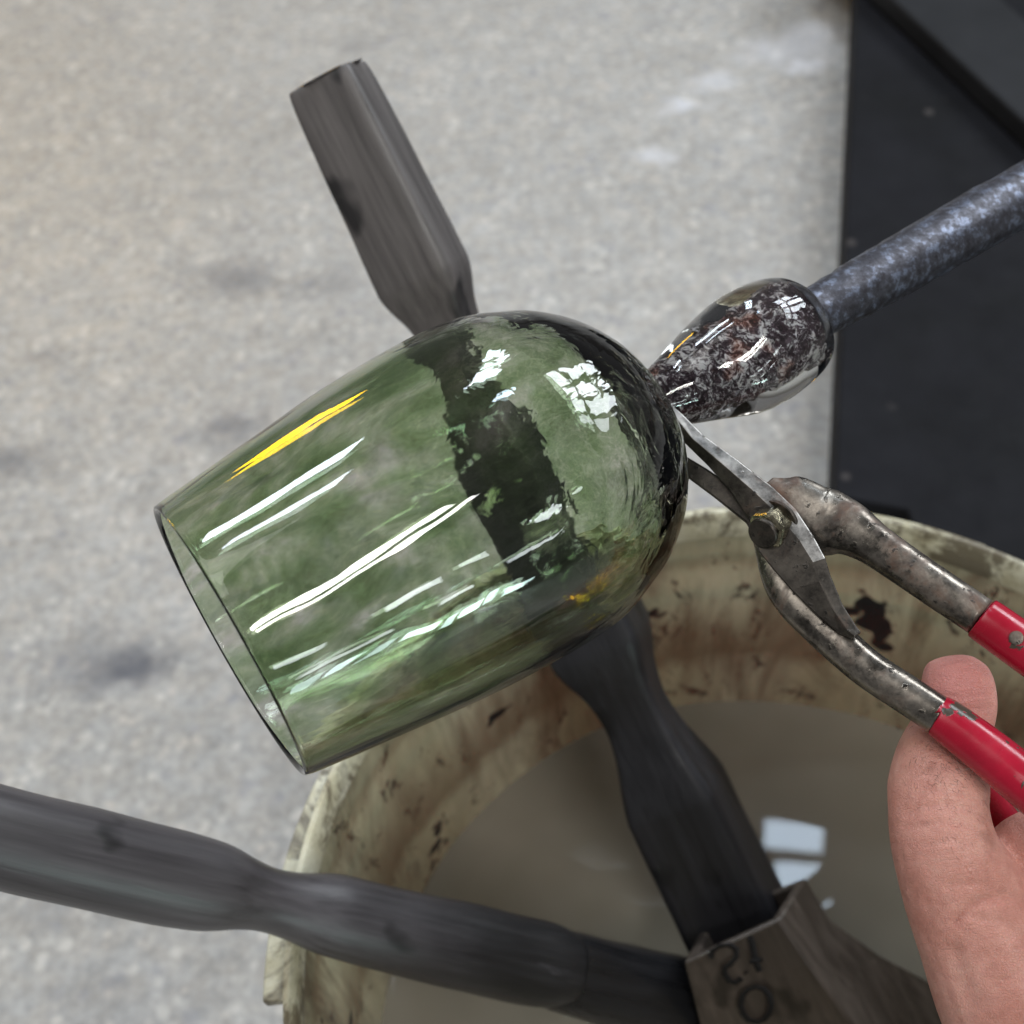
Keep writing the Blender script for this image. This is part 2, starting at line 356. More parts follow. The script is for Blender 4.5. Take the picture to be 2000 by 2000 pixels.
def m_glass_green(axis, org):
    m = NT('mottled_green_glass')
    v = m.along(axis, 0.6)
    dt = m.new('ShaderNodeVectorMath', operation='DOT_PRODUCT'); m.l(m.tc.outputs['Object'], dt.inputs[0]); dt.inputs[1].default_value = axis
    s_ = m.math('SUBTRACT', dt.outputs['Value'], org.dot(axis))          # metres from the mouth
    dome = m.ramp(s_, [(0.055, 0.0), (0.100, 1.0)])
    n = m.noise(48, 5, 0.6, v, 1.3)
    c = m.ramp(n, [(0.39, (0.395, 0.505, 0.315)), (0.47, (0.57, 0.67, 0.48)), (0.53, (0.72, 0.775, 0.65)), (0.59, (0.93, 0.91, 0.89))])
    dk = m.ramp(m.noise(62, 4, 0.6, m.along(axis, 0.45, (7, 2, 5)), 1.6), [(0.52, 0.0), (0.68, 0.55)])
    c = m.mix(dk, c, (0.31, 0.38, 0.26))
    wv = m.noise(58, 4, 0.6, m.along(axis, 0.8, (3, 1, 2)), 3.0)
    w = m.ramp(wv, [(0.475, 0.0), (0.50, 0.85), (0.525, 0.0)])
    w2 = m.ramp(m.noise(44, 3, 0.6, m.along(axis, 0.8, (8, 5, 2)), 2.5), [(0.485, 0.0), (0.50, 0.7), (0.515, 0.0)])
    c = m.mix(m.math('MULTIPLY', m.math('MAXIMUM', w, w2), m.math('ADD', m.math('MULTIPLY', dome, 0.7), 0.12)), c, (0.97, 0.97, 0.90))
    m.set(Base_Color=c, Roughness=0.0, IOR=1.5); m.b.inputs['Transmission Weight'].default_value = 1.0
    lg = m.noise(26, 2, 0.45, m.along(axis, 0.30))
    b = m.bump(lg, 0.0011, 0.30)
    b = m.bump(m.math('MULTIPLY', m.noise(105, 2, 0.5, m.along(axis, 0.22, (1, 4, 2))), 1.0), 0.0011, 0.12, b)
    m.bump(m.math('MULTIPLY', m.noise(85, 3, 0.5, m.along(axis, 0.8, (2, 2, 2)), 0.8), dome), 0.0012, 0.34, b); return m.m
def m_glass_clear():
    m = NT('clear_hot_glass'); m.set(Base_Color=(0.97, 0.97, 0.94), Roughness=0.0, IOR=1.5); m.b.inputs['Transmission Weight'].default_value = 1.0
    m.bump(m.noise(60, 2, 0.5), 0.0010, 0.25); return m.m
def m_skin():
    m = NT('skin')
    n = m.noise(42, 4, 0.6)
    c = m.ramp(n, [(0.3, (0.50, 0.205, 0.155)), (0.5, (0.63, 0.305, 0.245)), (0.72, (0.73, 0.40, 0.325))])
    c = m.mix(0.4, c, m.ramp(m.noise(420, 3), [(0.3, 0.38), (0.7, 0.6)]), 'OVERLAY')
    d = m.ramp(m.noise(95, 4, 0.6, m.vec(loc=(3, 3, 1))), [(0.60, 0.0), (0.72, 0.35)])
    c = m.mix(d, c, (0.30, 0.13, 0.09))
    t_ = D(1866, 1335, 0.308)
    vd = m.new('ShaderNodeVectorMath', operation='DISTANCE'); m.l(m.tc.outputs['Object'], vd.inputs[0]); vd.inputs[1].default_value = t_
    c = m.mix(m.ramp(vd.outputs['Value'], [(0.005, 0.6), (0.019, 0.0)]), c, (0.66, 0.26, 0.245))
    m.set(Base_Color=c, Roughness=m.ramp(m.noise(220, 3), [(0.3, 0.36), (0.7, 0.55)]), IOR=1.42)
    m.b.inputs['Subsurface Weight'].default_value = 0.25; m.b.inputs['Subsurface Radius'].default_value = (0.004, 0.0016, 0.0009); m.b.inputs['Subsurface Scale'].default_value = 1.0
    cr = m.voro(1500, feature='DISTANCE_TO_EDGE'); wr = m.noise(300, 4, 0.6, m.vec((0.5, 2.4, 1), (0.3, 0, 0.35)), 0.6)
    b = m.bump(m.ramp(cr, [(0.0, 0.0), (0.15, 1.0)]), 0.00025, 0.6)
    b = m.bump(wr, 0.0007, 0.6, b); m.bump(m.noise(75, 3), 0.003, 0.35, b); return m.m
def m_plain(name, c, r=0.5, metal=0.0):
    m = NT(name); m.set(Base_Color=m.mix(0.4, c, m.ramp(m.noise(200, 4), [(0.3, 0.3), (0.7, 0.7)]), 'OVERLAY'), Roughness=r, Metallic=metal); return m.m

# ================================================================== SETTING
floor = link('concrete_floor', [(-6, -5, 0), (6, -5, 0), (6, 8, 0), (-6, 8, 0)], [(0, 1, 2, 3)], m_concrete(), smooth=False)
tag(floor, kind='structure')

# black bench base on the right, diagonal bar across it
MB = m_panel()
hz = CAMZ - 0.06
e0, e1 = P(1674, -60, hz), P(1630, 968, hz)
bench = empty('workbench', Vector((0.9, 1.0, 0)))
tag(bench, 'low black steel bench base on the floor behind the pail', 'workbench')
dr = (e1 - e0).normalized(); e0 = e0 - dr * 0.7
top = [e0, e1, Vector((0.275, e1.y - 0.02, 0.06)), Vector((0.275, -0.4, 0.06)), Vector((1.6, -0.4, 0.06)), Vector((1.6, e0.y, 0.06))]
vs = top + [Vector((p.x, p.y, 0.0)) for p in top]
o = link('steel_plate', vs, [(0, 1, 2, 3, 4, 5), (11, 10, 9, 8, 7, 6)] + [(i, (i + 1) % 6, 6 + (i + 1) % 6, 6 + i) for i in range(6)], MB, bench, False)
bevel(o, 0.002, 2)
hb = CAMZ - 0.085
b0, b1, b2, b3 = P(1715, -30, hb), P(2090, 318, hb), P(2120, 150, hb), P(1936, -30, hb)
d2 = (b1 - b0).normalized()
b0 = b0 - d2 * .15; b3 = b3 - d2 * .25; b1 = b1 + d2 * .25; b2 = b2 + d2 * .3
o = link('diagonal_bar', [b0, b1, b2, b3] + [Vector((p.x, p.y, 0.061)) for p in (b0, b1, b2, b3)],
         [(0, 1, 2, 3), (7, 6, 5, 4), (0, 1, 5, 4), (1, 2, 6, 5), (2, 3, 7, 6), (3, 0, 4, 7)], m_bar(), bench, False)
bevel(o, 0.003, 2)
tag(o, 'dark grey bar lying diagonally across the black plate')

# ================================================================== PAIL
BX, BY, RZ = 0.0771, 0.1349, 0.38
MBU, MLIP = m_bucket(), m_lip()
bucket = empty('plastic_pail', Vector((BX, BY, 0)))
tag(bucket, 'dirty cream plastic pail of water under the green glass, stained brown inside', 'bucket')
base = Vector((BX, BY, 0)); Z = Vector((0, 0, 1))
def rw(z): return 0.1535 + 0.0155 * z / RZ       # outer radius
prof = [(0.0, 0.001), (0.0, rw(0) - 0.004), (0.004, rw(0))]
prof += [(z, rw(z)) for z in (0.05, 0.12, 0.2, 0.28, 0.33, 0.366)]
prof += [(0.366, rw(.366) - 0.0028)] + [(z, rw(z) - 0.0028) for z in (0.345, 0.343, 0.30, 0.25, 0.2, 0.12, 0.05, 0.006)] + [(0.004, 0.001)]
prof[12 - 2] = (0.3435, rw(.3435) - 0.0024)
def wobb(s_, th, r_): return 0.0007 * math.sin(3 * th + s_ * 9) + 0.0004 * math.sin(7 * th + 1) if r_ > 0.05 else 0
lathe('wall', prof, base, Z, MBU, bucket, 160, angle=50, wob=wobb)
# rolled lip on the wall
r0 = rw(.366)
lathe('rim', [(0.366, r0 - 0.0029), (0.3785, r0 - 0.0022), (0.380, r0 - 0.0008), (0.3795, r0 + 0.0012), (0.374, r0 + 0.0022), (0.366, r0 + 0.0015)], base, Z, MLIP, bucket, 160, True, wob=wobb)
# upper flange: an arc that stops at a notch; lower flange all round
def ring_arc(name, z0, z1, ra, rb, a0, a1, mat, n=120):
    vs, fs = [], []
    for i in range(n + 1):
        th = math.radians(a0 + (a1 - a0) * i / n); c_, s_ = math.cos(th), math.sin(th)
        for r_, z_ in ((ra, z0), (rb, z0), (rb + 0.0004, z1), (ra, z1)): vs.append(base + Vector((c_ * r_, s_ * r_, z_)))
    for i in range(n):
        for k in range(4): fs.append((i * 4 + k, i * 4 + (k + 1) % 4, (i + 1) * 4 + (k + 1) % 4, (i + 1) * 4 + k))
    fs += [(0, 1, 2, 3), tuple(n * 4 + k for k in (3, 2, 1, 0))]
    o = link(name, vs, fs, mat, bucket, True, 30); bevel(o, 0.0007, 2); return o
def ang_at(px, py):
    p = P(px, py, CAMZ - .37); return math.degrees(math.atan2(p.y - BY, p.x - BX))
aR, aL = ang_at(1945, 1085), ang_at(545, 1955)
ring_arc('flange', 0.3655, 0.3705, r0 + 0.0012, r0 + 0.0085, aR + 1.5, aL if aL > aR else aL + 360, MLIP)
ring_arc('flange', 0.350, 0.3545, rw(.35), rw(.35) + 0.0034, -180, 180, MLIP, 200)
ring_arc('flange', 0.326, 0.3295, rw(.32), rw(.32) + 0.0045, -180, 180, MLIP, 200)

# water
WZ = CAMZ - 0.553
vs = [Vector((BX, BY, WZ))]; fs = []; N = 128; rad = rw(WZ) - 0.0028
RG = 24
for j in range(1, RG + 1):
    for k in range(N):
        th = 2 * math.pi * k / N; rr = rad * j / RG
        z = WZ + (0.0016 * max(0, (j - RG + 1)) if j == RG else 0)
        rr2 = rr + (wobb(WZ, 0, 1) * 0 if j < RG else 0.0006)
        vs.append(Vector((BX + rr2 * math.cos(th), BY + rr2 * math.sin(th), z)))
for k in range(N): fs.append((0, 1 + k, 1 + (k + 1) % N))
for j in range(RG - 1):
    for k in range(N):
        a = 1 + j * N + k; b = 1 + j * N + (k + 1) % N; fs.append((a, a + N, b + N, b))
water = link('water', vs, fs, m_water()); tag(water, kind='structure')

# ================================================================== WOODEN BLOCK TOOLS
def line_st(A, B, rows, dratio=0.8):
    """rows of (px, py, half width px): put on the 3-D line A-B nearest to that pixel ray"""
    out = []; u = (B - A).normalized()
    for px, py, hw in rows:
        d = ray(px, py); w0 = A - CAM
        a, b, c = 1.0, u.dot(d), d.dot(d); dd, e = u.dot(w0), d.dot(w0)
        s = (b * e - c * dd) / (a * c - b * b)
        p = A + u * s; dep = proj(p)[2]; out.append((p, hw * dep / F, hw * dep / F * dratio))
    return out
# tool A: handle behind the glass
A0, A1 = P(1440, 1800, 0.516), P(1088, 1075, 0.392)
dA = (A1 - A0)
WA = m_wood('charred_wood', (0.013, 0.013, 0.016), (0.024, 0.023, 0.026), dA, fade=((0.088, 0.079, 0.076), (0.125, 0.112, 0.108)))
WAh = m_wood('wet_brown_wood', (0.062, 0.049, 0.040), (0.100, 0.080, 0.067), dA, 0.3)
tool = empty('wooden_block_tool', P(1500, 1950, 0.60))
tag(tool, 'charred turned wooden handle passing behind the green glass, set in a brown marked block', 'wooden tool', 'wooden shaping tools soaking in the pail')
RA = -18
rowsA = [(628, 149, 12), (629, 151, 52), (632, 157, 68), (640, 172, 80), (715, 330, 87), (770, 440, 90), (812, 525, 92), (824, 550, 91), (836, 575, 84), (858, 625, 66), (884, 690, 60), (925, 775, 80), (965, 860, 100), (1010, 945, 106),
         (1090, 1110, 98), (1150, 1225, 103), (1168, 1258, 104), (1190, 1290, 93), (1212, 1330, 76), (1245, 1388, 66), (1275, 1445, 74), (1300, 1495, 90), (1322, 1540, 103), (1336, 1568, 105), (1385, 1670, 105), (1440, 1790, 106), (1462, 1835, 104)]
loft('handle', line_st(A0, A1, [(x, y, w / 1.12) for x, y, w in rowsA], 0.74), WA, tool, seg=80, expo=7.5, rot=math.radians(RA), n=5, jitter=0.0003, jscale=45, angle=None)
# socket head
def quad(*pp): return [P(*p) for p in pp]
lip = quad((1335, 1880, .484), (1522, 1794, .480), (1574, 1713, .494), (1385, 1785, .525))
mid = quad((1352, 1945, .500), (1580, 1880, .494), (1622, 1795, .508), (1440, 1860, .545))
mi2 = quad((1368, 2010, .517), (1650, 1980, .508), (1720, 1865, .523), (1480, 1950, .560))
bot = quad((1390, 2120, .552), (1760, 2120, .540), (1880, 1950, .545), (1560, 2030, .590))
bo2 = quad((1400, 2200, .66), (1800, 2200, .65), (1900, 2020, .65), (1580, 2060, .67))
def sc(qd, k, dz): c = sum(qd, Vector()) / 4; return [c + (p - c) * k + Vector((0, 0, dz)) for p in qd]
inn = sc(lip, 0.80, 0.0); inb = sc(mid, 0.62, -0.002)
rings = [bo2, bot, mi2, mid, lip, inn, inb]
vs = [p for r_ in rings for p in r_]; fs = []
for i in range(len(rings) - 1):
    for k in range(4): fs.append((i * 4 + k, i * 4 + (k + 1) % 4, (i + 1) * 4 + (k + 1) % 4, (i + 1) * 4 + k))
fs += [(3, 2, 1, 0), tuple(24 + k for k in range(4))]
hd = link('block_head', vs, fs, WAh, tool, True, 28); bevel(hd, 0.0012, 3, 20)
# burnt-in marks 2.T and O on the face
fn = (mid[1] - lip[0]).cross(mid[0] - lip[0]).normalized()
if fn.dot(CAM - lip[0]) < 0: fn = -fn
def facept(x, y):                              # zoomed-crop coordinates -> point lying on the face mesh
    px, py = 1200 + x * 0.31056, 1550 + y * 0.31056
    best = None; r = ray(px, py)
    for ring_a, ring_b in ((lip, mid), (mid, mi2), (mi2, bot)):
        a, b, c, d = ring_a[0], ring_a[1], ring_b[1], ring_b[0]
        for tri in ((a, b, c), (a, c, d)):
            n_ = (tri[1] - tri[0]).cross(tri[2] - tri[0]); den = r.dot(n_)
            if abs(den) < 1e-12: continue
            p = CAM + r * ((tri[0] - CAM).dot(n_) / den)
            ins = all(((tri[(i + 1) % 3] - tri[i]).cross(p - tri[i])).dot(n_) >= -1e-9 for i in range(3))
            if ins: best = p
    return (best if best is not None else on_plane(px, py, lip[0], fn)) + fn * 0.0005
strokes = [[(605, 1030), (615, 985), (660, 952), (720, 945), (765, 972), (768, 1020), (730, 1065), (695, 1090), (690, 1125), (720, 1172), (762, 1186), (800, 1160)],
           [(850, 893), (868, 950), (878, 1010), (890, 1060), (912, 1112)], [(850, 1052), (890, 1048), (928, 1038)], [(822, 1118), (830, 1124)],
           [(890 + 97 * math.cos(a_ / 12 * 2 * math.pi + .5), 1322 + 112 * math.sin(a_ / 12 * 2 * math.pi + .5)) for a_ in range(13)]]
vs, fs = [], []
for stn in strokes:
    pts = [facept(x, y) for x, y in stn]
    for i, p in enumerate(pts):
        t = (pts[min(i + 1, len(pts) - 1)] - pts[max(i - 1, 0)]).normalized(); sd = t.cross(fn) * 0.0012
        for q_ in (p - sd, p + fn * 0.0001, p + sd, p - fn * 0.0006): vs.append(q_)
        if i:
            b_ = len(vs) - 8
            for k in range(4): fs.append((b_ + k, b_ + (k + 1) % 4, b_ + 4 + (k + 1) % 4, b_ + 4 + k))
link('burnt_lettering', vs, fs, m_plain('char', (0.006, 0.005, 0.005), 0.9), tool)

# tool B: handle across the pail's left rim
B0, B1 = P(1200, 1918, 0.498), P(566, 1768, 0.390)
dB = (B1 - B0)
WB = m_wood('grey_charred_wood', (0.011, 0.011, 0.012), (0.022, 0.021, 0.023), dB, fade=((0.058, 0.052, 0.057), (0.092, 0.085, 0.090)), fx=(P(985, 1862, .46).x, P(560, 1765, .39).x))
toolb = empty('wooden_block_tool', P(1250, 1930, 0.55))
tag(toolb, 'grey charred round wooden handle resting across the left rim of the pail', 'wooden tool', 'wooden shaping tools soaking in the pail')
rowsB = [(-330, 1566, 60), (-318, 1569, 92), (-120, 1614, 97), (0, 1643, 97), (110, 1668, 95), (217, 1694, 94), (340, 1719, 89), (405, 1733, 85), (440, 1741, 78), (475, 1748, 68), (520, 1758, 60), (572, 1771, 63), (640, 1785, 77), (700, 1798, 80), (800, 1820, 80), (900, 1843, 81), (1000, 1867, 80), (1060, 1882, 79), (1100, 1890, 72)]
loft('handle', line_st(B0, B1, rowsB, 0.95), WB, toolb, seg=64, expo=2.3, rot=math.radians(10), n=5, jitter=0.0008, jscale=38)
WBh = m_wood('wet_black_wood', (0.010, 0.010, 0.011), (0.018, 0.018, 0.021), dB, 0.6)
rowsH = [(1060, 1889, 20), (1064, 1890, 60), (1085, 1894, 74), (1160, 1912, 80), (1240, 1932, 84), (1320, 1955, 88), (1345, 1962, 86), (1353, 1964, 70), (1356, 1965, 20)]
loft('block_head', line_st(B0 - Vector((0, 0, .004)), B0 - Vector((0, 0, .004)) - dB * .4 + Vector((0, 0, -.006)), rowsH, 0.9), WBh, toolb, seg=48, expo=2.6, n=4, jitter=0.0008, jscale=40)

# ================================================================== GREEN TUMBLER
C0 = D(452, 1250, 0.30)
r0_ = ray(452, 1250).normalized()
u_ = ROT @ Vector((-.874, -.486, 0)); u_ = (u_ - r0_ * u_.dot(r0_)).normalized()
AX = -(u_ * math.cos(math.radians(4.5)) - r0_ * math.sin(math.radians(4.5)))     # from the mouth to the bottom
K = [(0, 303), (25, 307), (150, 320), (350, 340), (500, 346), (600, 344), (660, 338), (700, 328), (740, 312), (785, 293), (824, 268), (860, 239), (890, 206), (914, 172), (930, 138), (944, 96), (951, 60), (955, 25)]
def s_of(t):
    lo, hi = -0.01, 0.17
    for _ in range(50):
        mdl = (lo + hi) / 2; q = proj(C0 + AX * mdl); e = (q[0] - 452) * .874 + (1250 - q[1]) * .486 - t
        if e < 0: lo = mdl
        else: hi = mdl
    return lo, proj(C0 + AX * lo)[2]
Kr = []
for t, r_ in K:
    if t > 600: t = 600 + (t - 600) * 0.945
    s_, dep = s_of(t); Kr.append((s_, r_ * dep / F * 0.992))
fine = resample(Kr, 6)
wall_t = 0.0020
outer = [(s_, r_) for s_, r_ in fine]
inner = [(s_ - (0.0065 * (max(0, s_ - 0.085) / 0.041) ** 1.2), max(0.0008, r_ - wall_t - 0.0006 * (s_ / 0.126) - (0.002 if s_ > .11 else 0) * (s_ - .11) / .016)) for s_, r_ in fine]
inner = [p for p in inner if p[1] > 0.0009]
s0r = outer[0][1]
lipr = [(-0.0008, s0r - 0.0012), (-0.0010, s0r - 0.0007), (-0.0008, s0r - 0.0002)]
prof = [(inner[-1][0] + 0.0003, 0.0002)] + inner[::-1] + lipr + outer + [(outer[-1][0] + 0.0002, 0.0002)]
def wobg(s_, th, r_):
    if r_ < 0.004: return 0
    p = Vector((math.cos(th), math.sin(th), s_ * 18)); return 0.00035 * noise.noise(p * 1.3) + 0.00010 * noise.noise(p * 4.0)
MG = m_glass_green(AX, C0)
tum = lathe('glass_tumbler', prof, C0, AX, MG, None, 160, angle=None, wob=wobg)
tag(tum, 'mottled green blown glass tumbler held sideways above the pail', 'glass')

# ================================================================== PUNTY: iron rod and clear glass gather
GEND = C0 + AX * Kr[-1][0]
dg = proj(GEND)[2]
Pa = D(1268, 797, dg - 0.001); Pb = D(1600, 608, 0.357); Pc = D(2000, 380, 0.392)
rod = empty('punty_rod', Pc)
tag(rod, 'scaled blue-grey iron rod with a lump of clear glass stuck to the tumbler bottom', 'glassblowing rod')
MP, MC = m_pipe(), m_core()
def st(rows): return [(D(x, y, d), hw * d / F, hw * d / F) for x, y, hw, d in rows]
rd_ = lambda s: 0.348 + (0.392 - 0.348) * s
Pe = Pc + (Pc - Pb).normalized() * 0.35
loft('rod', [(Pb + (Pb - Pc) * 0.08, 0.0072, 0.0072), (Pb, 0.0075, 0.0075), (Pc, 0.0092, 0.0092), (Pe, 0.0098, 0.0098)], MP, rod, seg=48, n=24, jitter=0.0005, jscale=260)
core = [(1240, 806, 20, .339), (1262, 800, 32, .3405), (1275, 793, 42, .3415), (1310, 772, 49, .343), (1380, 733, 52, .346), (1450, 693, 53, .349), (1520, 653, 52, .353), (1570, 626, 52, .356), (1580, 620, 50, .357)]
loft('rod_end', st(core), MC, rod, seg=64, n=8, jitter=0.0009, jscale=420)
gat_ = [(1240, 806, 30, .3385), (1252, 800, 50, .339), (1285, 783, 60, .341), (1330, 759, 80, .344), (1385, 728, 106, .3465), (1440, 699, 125, .3485), (1490, 671, 130, .351), (1530, 648, 123, .3535), (1562, 630, 112, .3555), (1580, 620, 101, .3565), (1588, 615, 78, .357)]
gat = [(x if x < 1440 else 1440 + (x - 1440) * 0.84, y if x < 1440 else 699 + (y - 699) * 0.84, w * 0.95, d) for x, y, w, d in gat_]
loft('glass_gather', st(gat), m_glass_clear(), rod, seg=64, n=8, jitter=0.0011, jscale=60, cap=True)

# ================================================================== SHEARS
sh = empty('shears', D(1505, 1040, 0.318))
tag(sh, 'rusty steel glass shears with red vinyl grips, blades nipping the glass neck', 'shears')
MS1 = m_steel('worn_ground_steel', (0.42, 0.40, 0.375), 0.5, 0.33, 0.8)
MS2 = m_steel('dark_oily_steel', (0.070, 0.060, 0.050), 0.7, 0.36, 0.7)
MS3 = m_steel('rusty_handle_steel', (0.27, 0.24, 0.205), 0.85, 0.25, 0.9)
MGR = m_grip()
def dep(x, y):                                   # depth of the upper face of the shears, tip far, grips near
    return 0.3345 - 0.0000432 * ((x - 1262) * 0.76 + (y - 755) * 0.65)
def at(x, y, dz=0.0): return D(x, y, dep(x, y) + dz)
# blade with ridge: outer edge T, ridge R, inner edge I  (front blade)
T = [(1262, 752), (1330, 806), (1374, 850), (1440, 898), (1509, 951), (1555, 995), (1589, 1047), (1612, 1090), (1622, 1124), (1646, 1181), (1672, 1222), (1682, 1236)]
Rr = [(1266, 764), (1317, 812), (1352, 856), (1410, 905), (1465, 953), (1515, 1000), (1562, 1056), (1588, 1098), (1602, 1135), (1626, 1185), (1655, 1231), (1670, 1243)]
I_ = [(1267, 772), (1304, 822), (1334, 862), (1385, 912), (1425, 958), (1462, 1015), (1482, 1078), (1510, 1112), (1545, 1152), (1590, 1196), (1640, 1238), (1664, 1248)]
vs, fs, n = [], [], len(T)
for i in range(n):
    th_ = 0.0022 if i > 1 else 0.0012
    vs += [at(*T[i], -0.0002), at(*Rr[i], -0.0012), at(*I_[i], 0.0004), at(*I_[i], th_), at(*T[i], th_)]
for i in range(n - 1):
    for k in range(5): fs.append((i * 5 + k, i * 5 + (k + 1) % 5, (i + 1) * 5 + (k + 1) % 5, (i + 1) * 5 + k))
fs += [(0, 1, 2, 3, 4), tuple((n - 1) * 5 + k for k in (4, 3, 2, 1, 0))]
bl = link('blade', vs, fs, MS2, sh, False); bl.data.materials.append(MS1)
for p in bl.data.polygons:
    idx = [v % 5 for v in p.vertices]
    if set(idx) == {0, 1} and min(p.vertices) // 5 < 7: p.material_index = 1
bevel(bl, 0.0003, 2, 12)
tag(bl, 'upper blade with bright ground back edge')
T2 = [(1318, 878), (1380, 915), (1440, 955), (1500, 985), (1545, 1020), (1530, 1075), (1490, 1075), (1457, 1022), (1395, 972), (1325, 920), (1300, 896)]
b2o = prism('blade', [at(x, y, 0.0036 if x > 1440 else 0.0030) for x, y in T2], 0.0024, MS2, sh, 0.0005)
tag(b2o, 'lower dark blade passing behind the tumbler')
# broad shoulder of the far blade that runs into the upper handle
S2 = [(1498, 944, 18), (1520, 966, 48), (1550, 985, 62), (1590, 1012, 70), (1622, 1022, 70), (1660, 1034, 57), (1705, 1062, 45), (1760, 1100, 42), (1830, 1148, 41), (1915, 1205, 40)]
loft('shank', [(at(x, y, 0.0056 + 0.001 * min(1, i / 3)), hw * 0.3 / F, min(hw, 44) * 0.3 / F * (0.42 + 0.58 * min(1, i / 5))) for i, (x, y, hw) in enumerate(S2)], MS3, sh, seg=48, n=6, expo=2.3)
S1 = [(1490, 1050, 22), (1524, 1125, 40), (1555, 1172, 44), (1600, 1220, 42), (1650, 1268, 40), (1700, 1310, 39), (1770, 1356, 39), (1838, 1400, 39)]
loft('shank', [(at(x, y, 0.0066 if i < 4 else 0.0060), hw * 0.3 / F, hw * 0.3 / F * (0.5 + 0.5 * min(1, i / 4))) for i, (x, y, hw) in enumerate(S1)], MS3, sh, seg=48, n=6, expo=2.2)
G2 = [(1918, 1207, 42), (1925, 1212, 46), (1990, 1258, 47), (2080, 1322, 48), (2200, 1410, 48), (2360, 1540, 46), (2480, 1660, 40)]
loft('grip', [(at(x, y, 0.0063), hw * 0.297 / F, hw * 0.297 / F) for x, y, hw in G2], MGR, sh, seg=40, n=6)
G1 = [(1834, 1398, 40), (1842, 1403, 44), (1900, 1446, 47), (1980, 1510, 50), (2060, 1578, 50), (2140, 1670, 48), (2130, 1745, 46), (2060, 1720, 44), (1985, 1640, 40), (1925, 1560, 38), (1895, 1520, 30)]
gz = [.006, .006, .006, .006, .006, .014, .026, .038, .040, .036, .030]
loft('grip', [(at(x, y, z), hw * 0.294 / F, hw * 0.294 / F) for (x, y, hw), z in zip(G1, gz)], MGR, sh, seg=40, n=7, up=(CAM - at(2000, 1600)).normalized())
# rivet on the far grip
rp = at(1985, 1246, 0.0063 - 0.0056); rn = (CAM - rp).normalized()
lathe('rivet', [(-0.001, 0.0001), (-0.001, 0.0017), (0.0001, 0.0016), (0.0003, 0.0013), (0.00025, 0.0001)], rp, rn, MS3, sh, 24)
# pivot bolt: hexagonal head, brassy worn, dark nut face
bp = at(1505, 1030, 0.0004); bn = (CAM - bp).normalized(); side = (at(1450, 1075, 0.0) - at(1535, 1010, 0.0)).normalized()
ba = (bn * 0.75 + side * 0.66).normalized()
MBR = m_steel('worn_brassy_steel', (0.58, 0.52, 0.36), 0.1, 0.22, 0.95)
def ngon(name, org, ax, r_, h_, sides, mat, par, bev=0.0005, ph=0.0):
    ax, u, v = basis(ax); vs = []
    for z in (0, h_):
        for k in range(sides):
            a = 2 * math.pi * k / sides + ph; vs.append(org + ax * z + (u * math.cos(a) + v * math.sin(a)) * r_)
    fs = [tuple(range(sides)), tuple(range(2 * sides - 1, sides - 1, -1))] + [(k, (k + 1) % sides, sides + (k + 1) % sides, sides + k) for k in range(sides)]
    o = link(name, vs, fs, mat, par, sides > 12, 30); bevel(o, bev, 2, 25); return o
ngon('bolt_head', bp - ba * 0.003, ba, 0.0054, 0.0060, 6, MBR, sh, 0.0009, 0.4)
ngon('bolt_shaft', bp + ba * 0.0028, ba, 0.0040, 0.0016, 28, MS2, sh, 0.0005)
ngon('washer', bp - ba * 0.0034, ba, 0.0062, 0.0012, 32, MS2, sh, 0.0003)

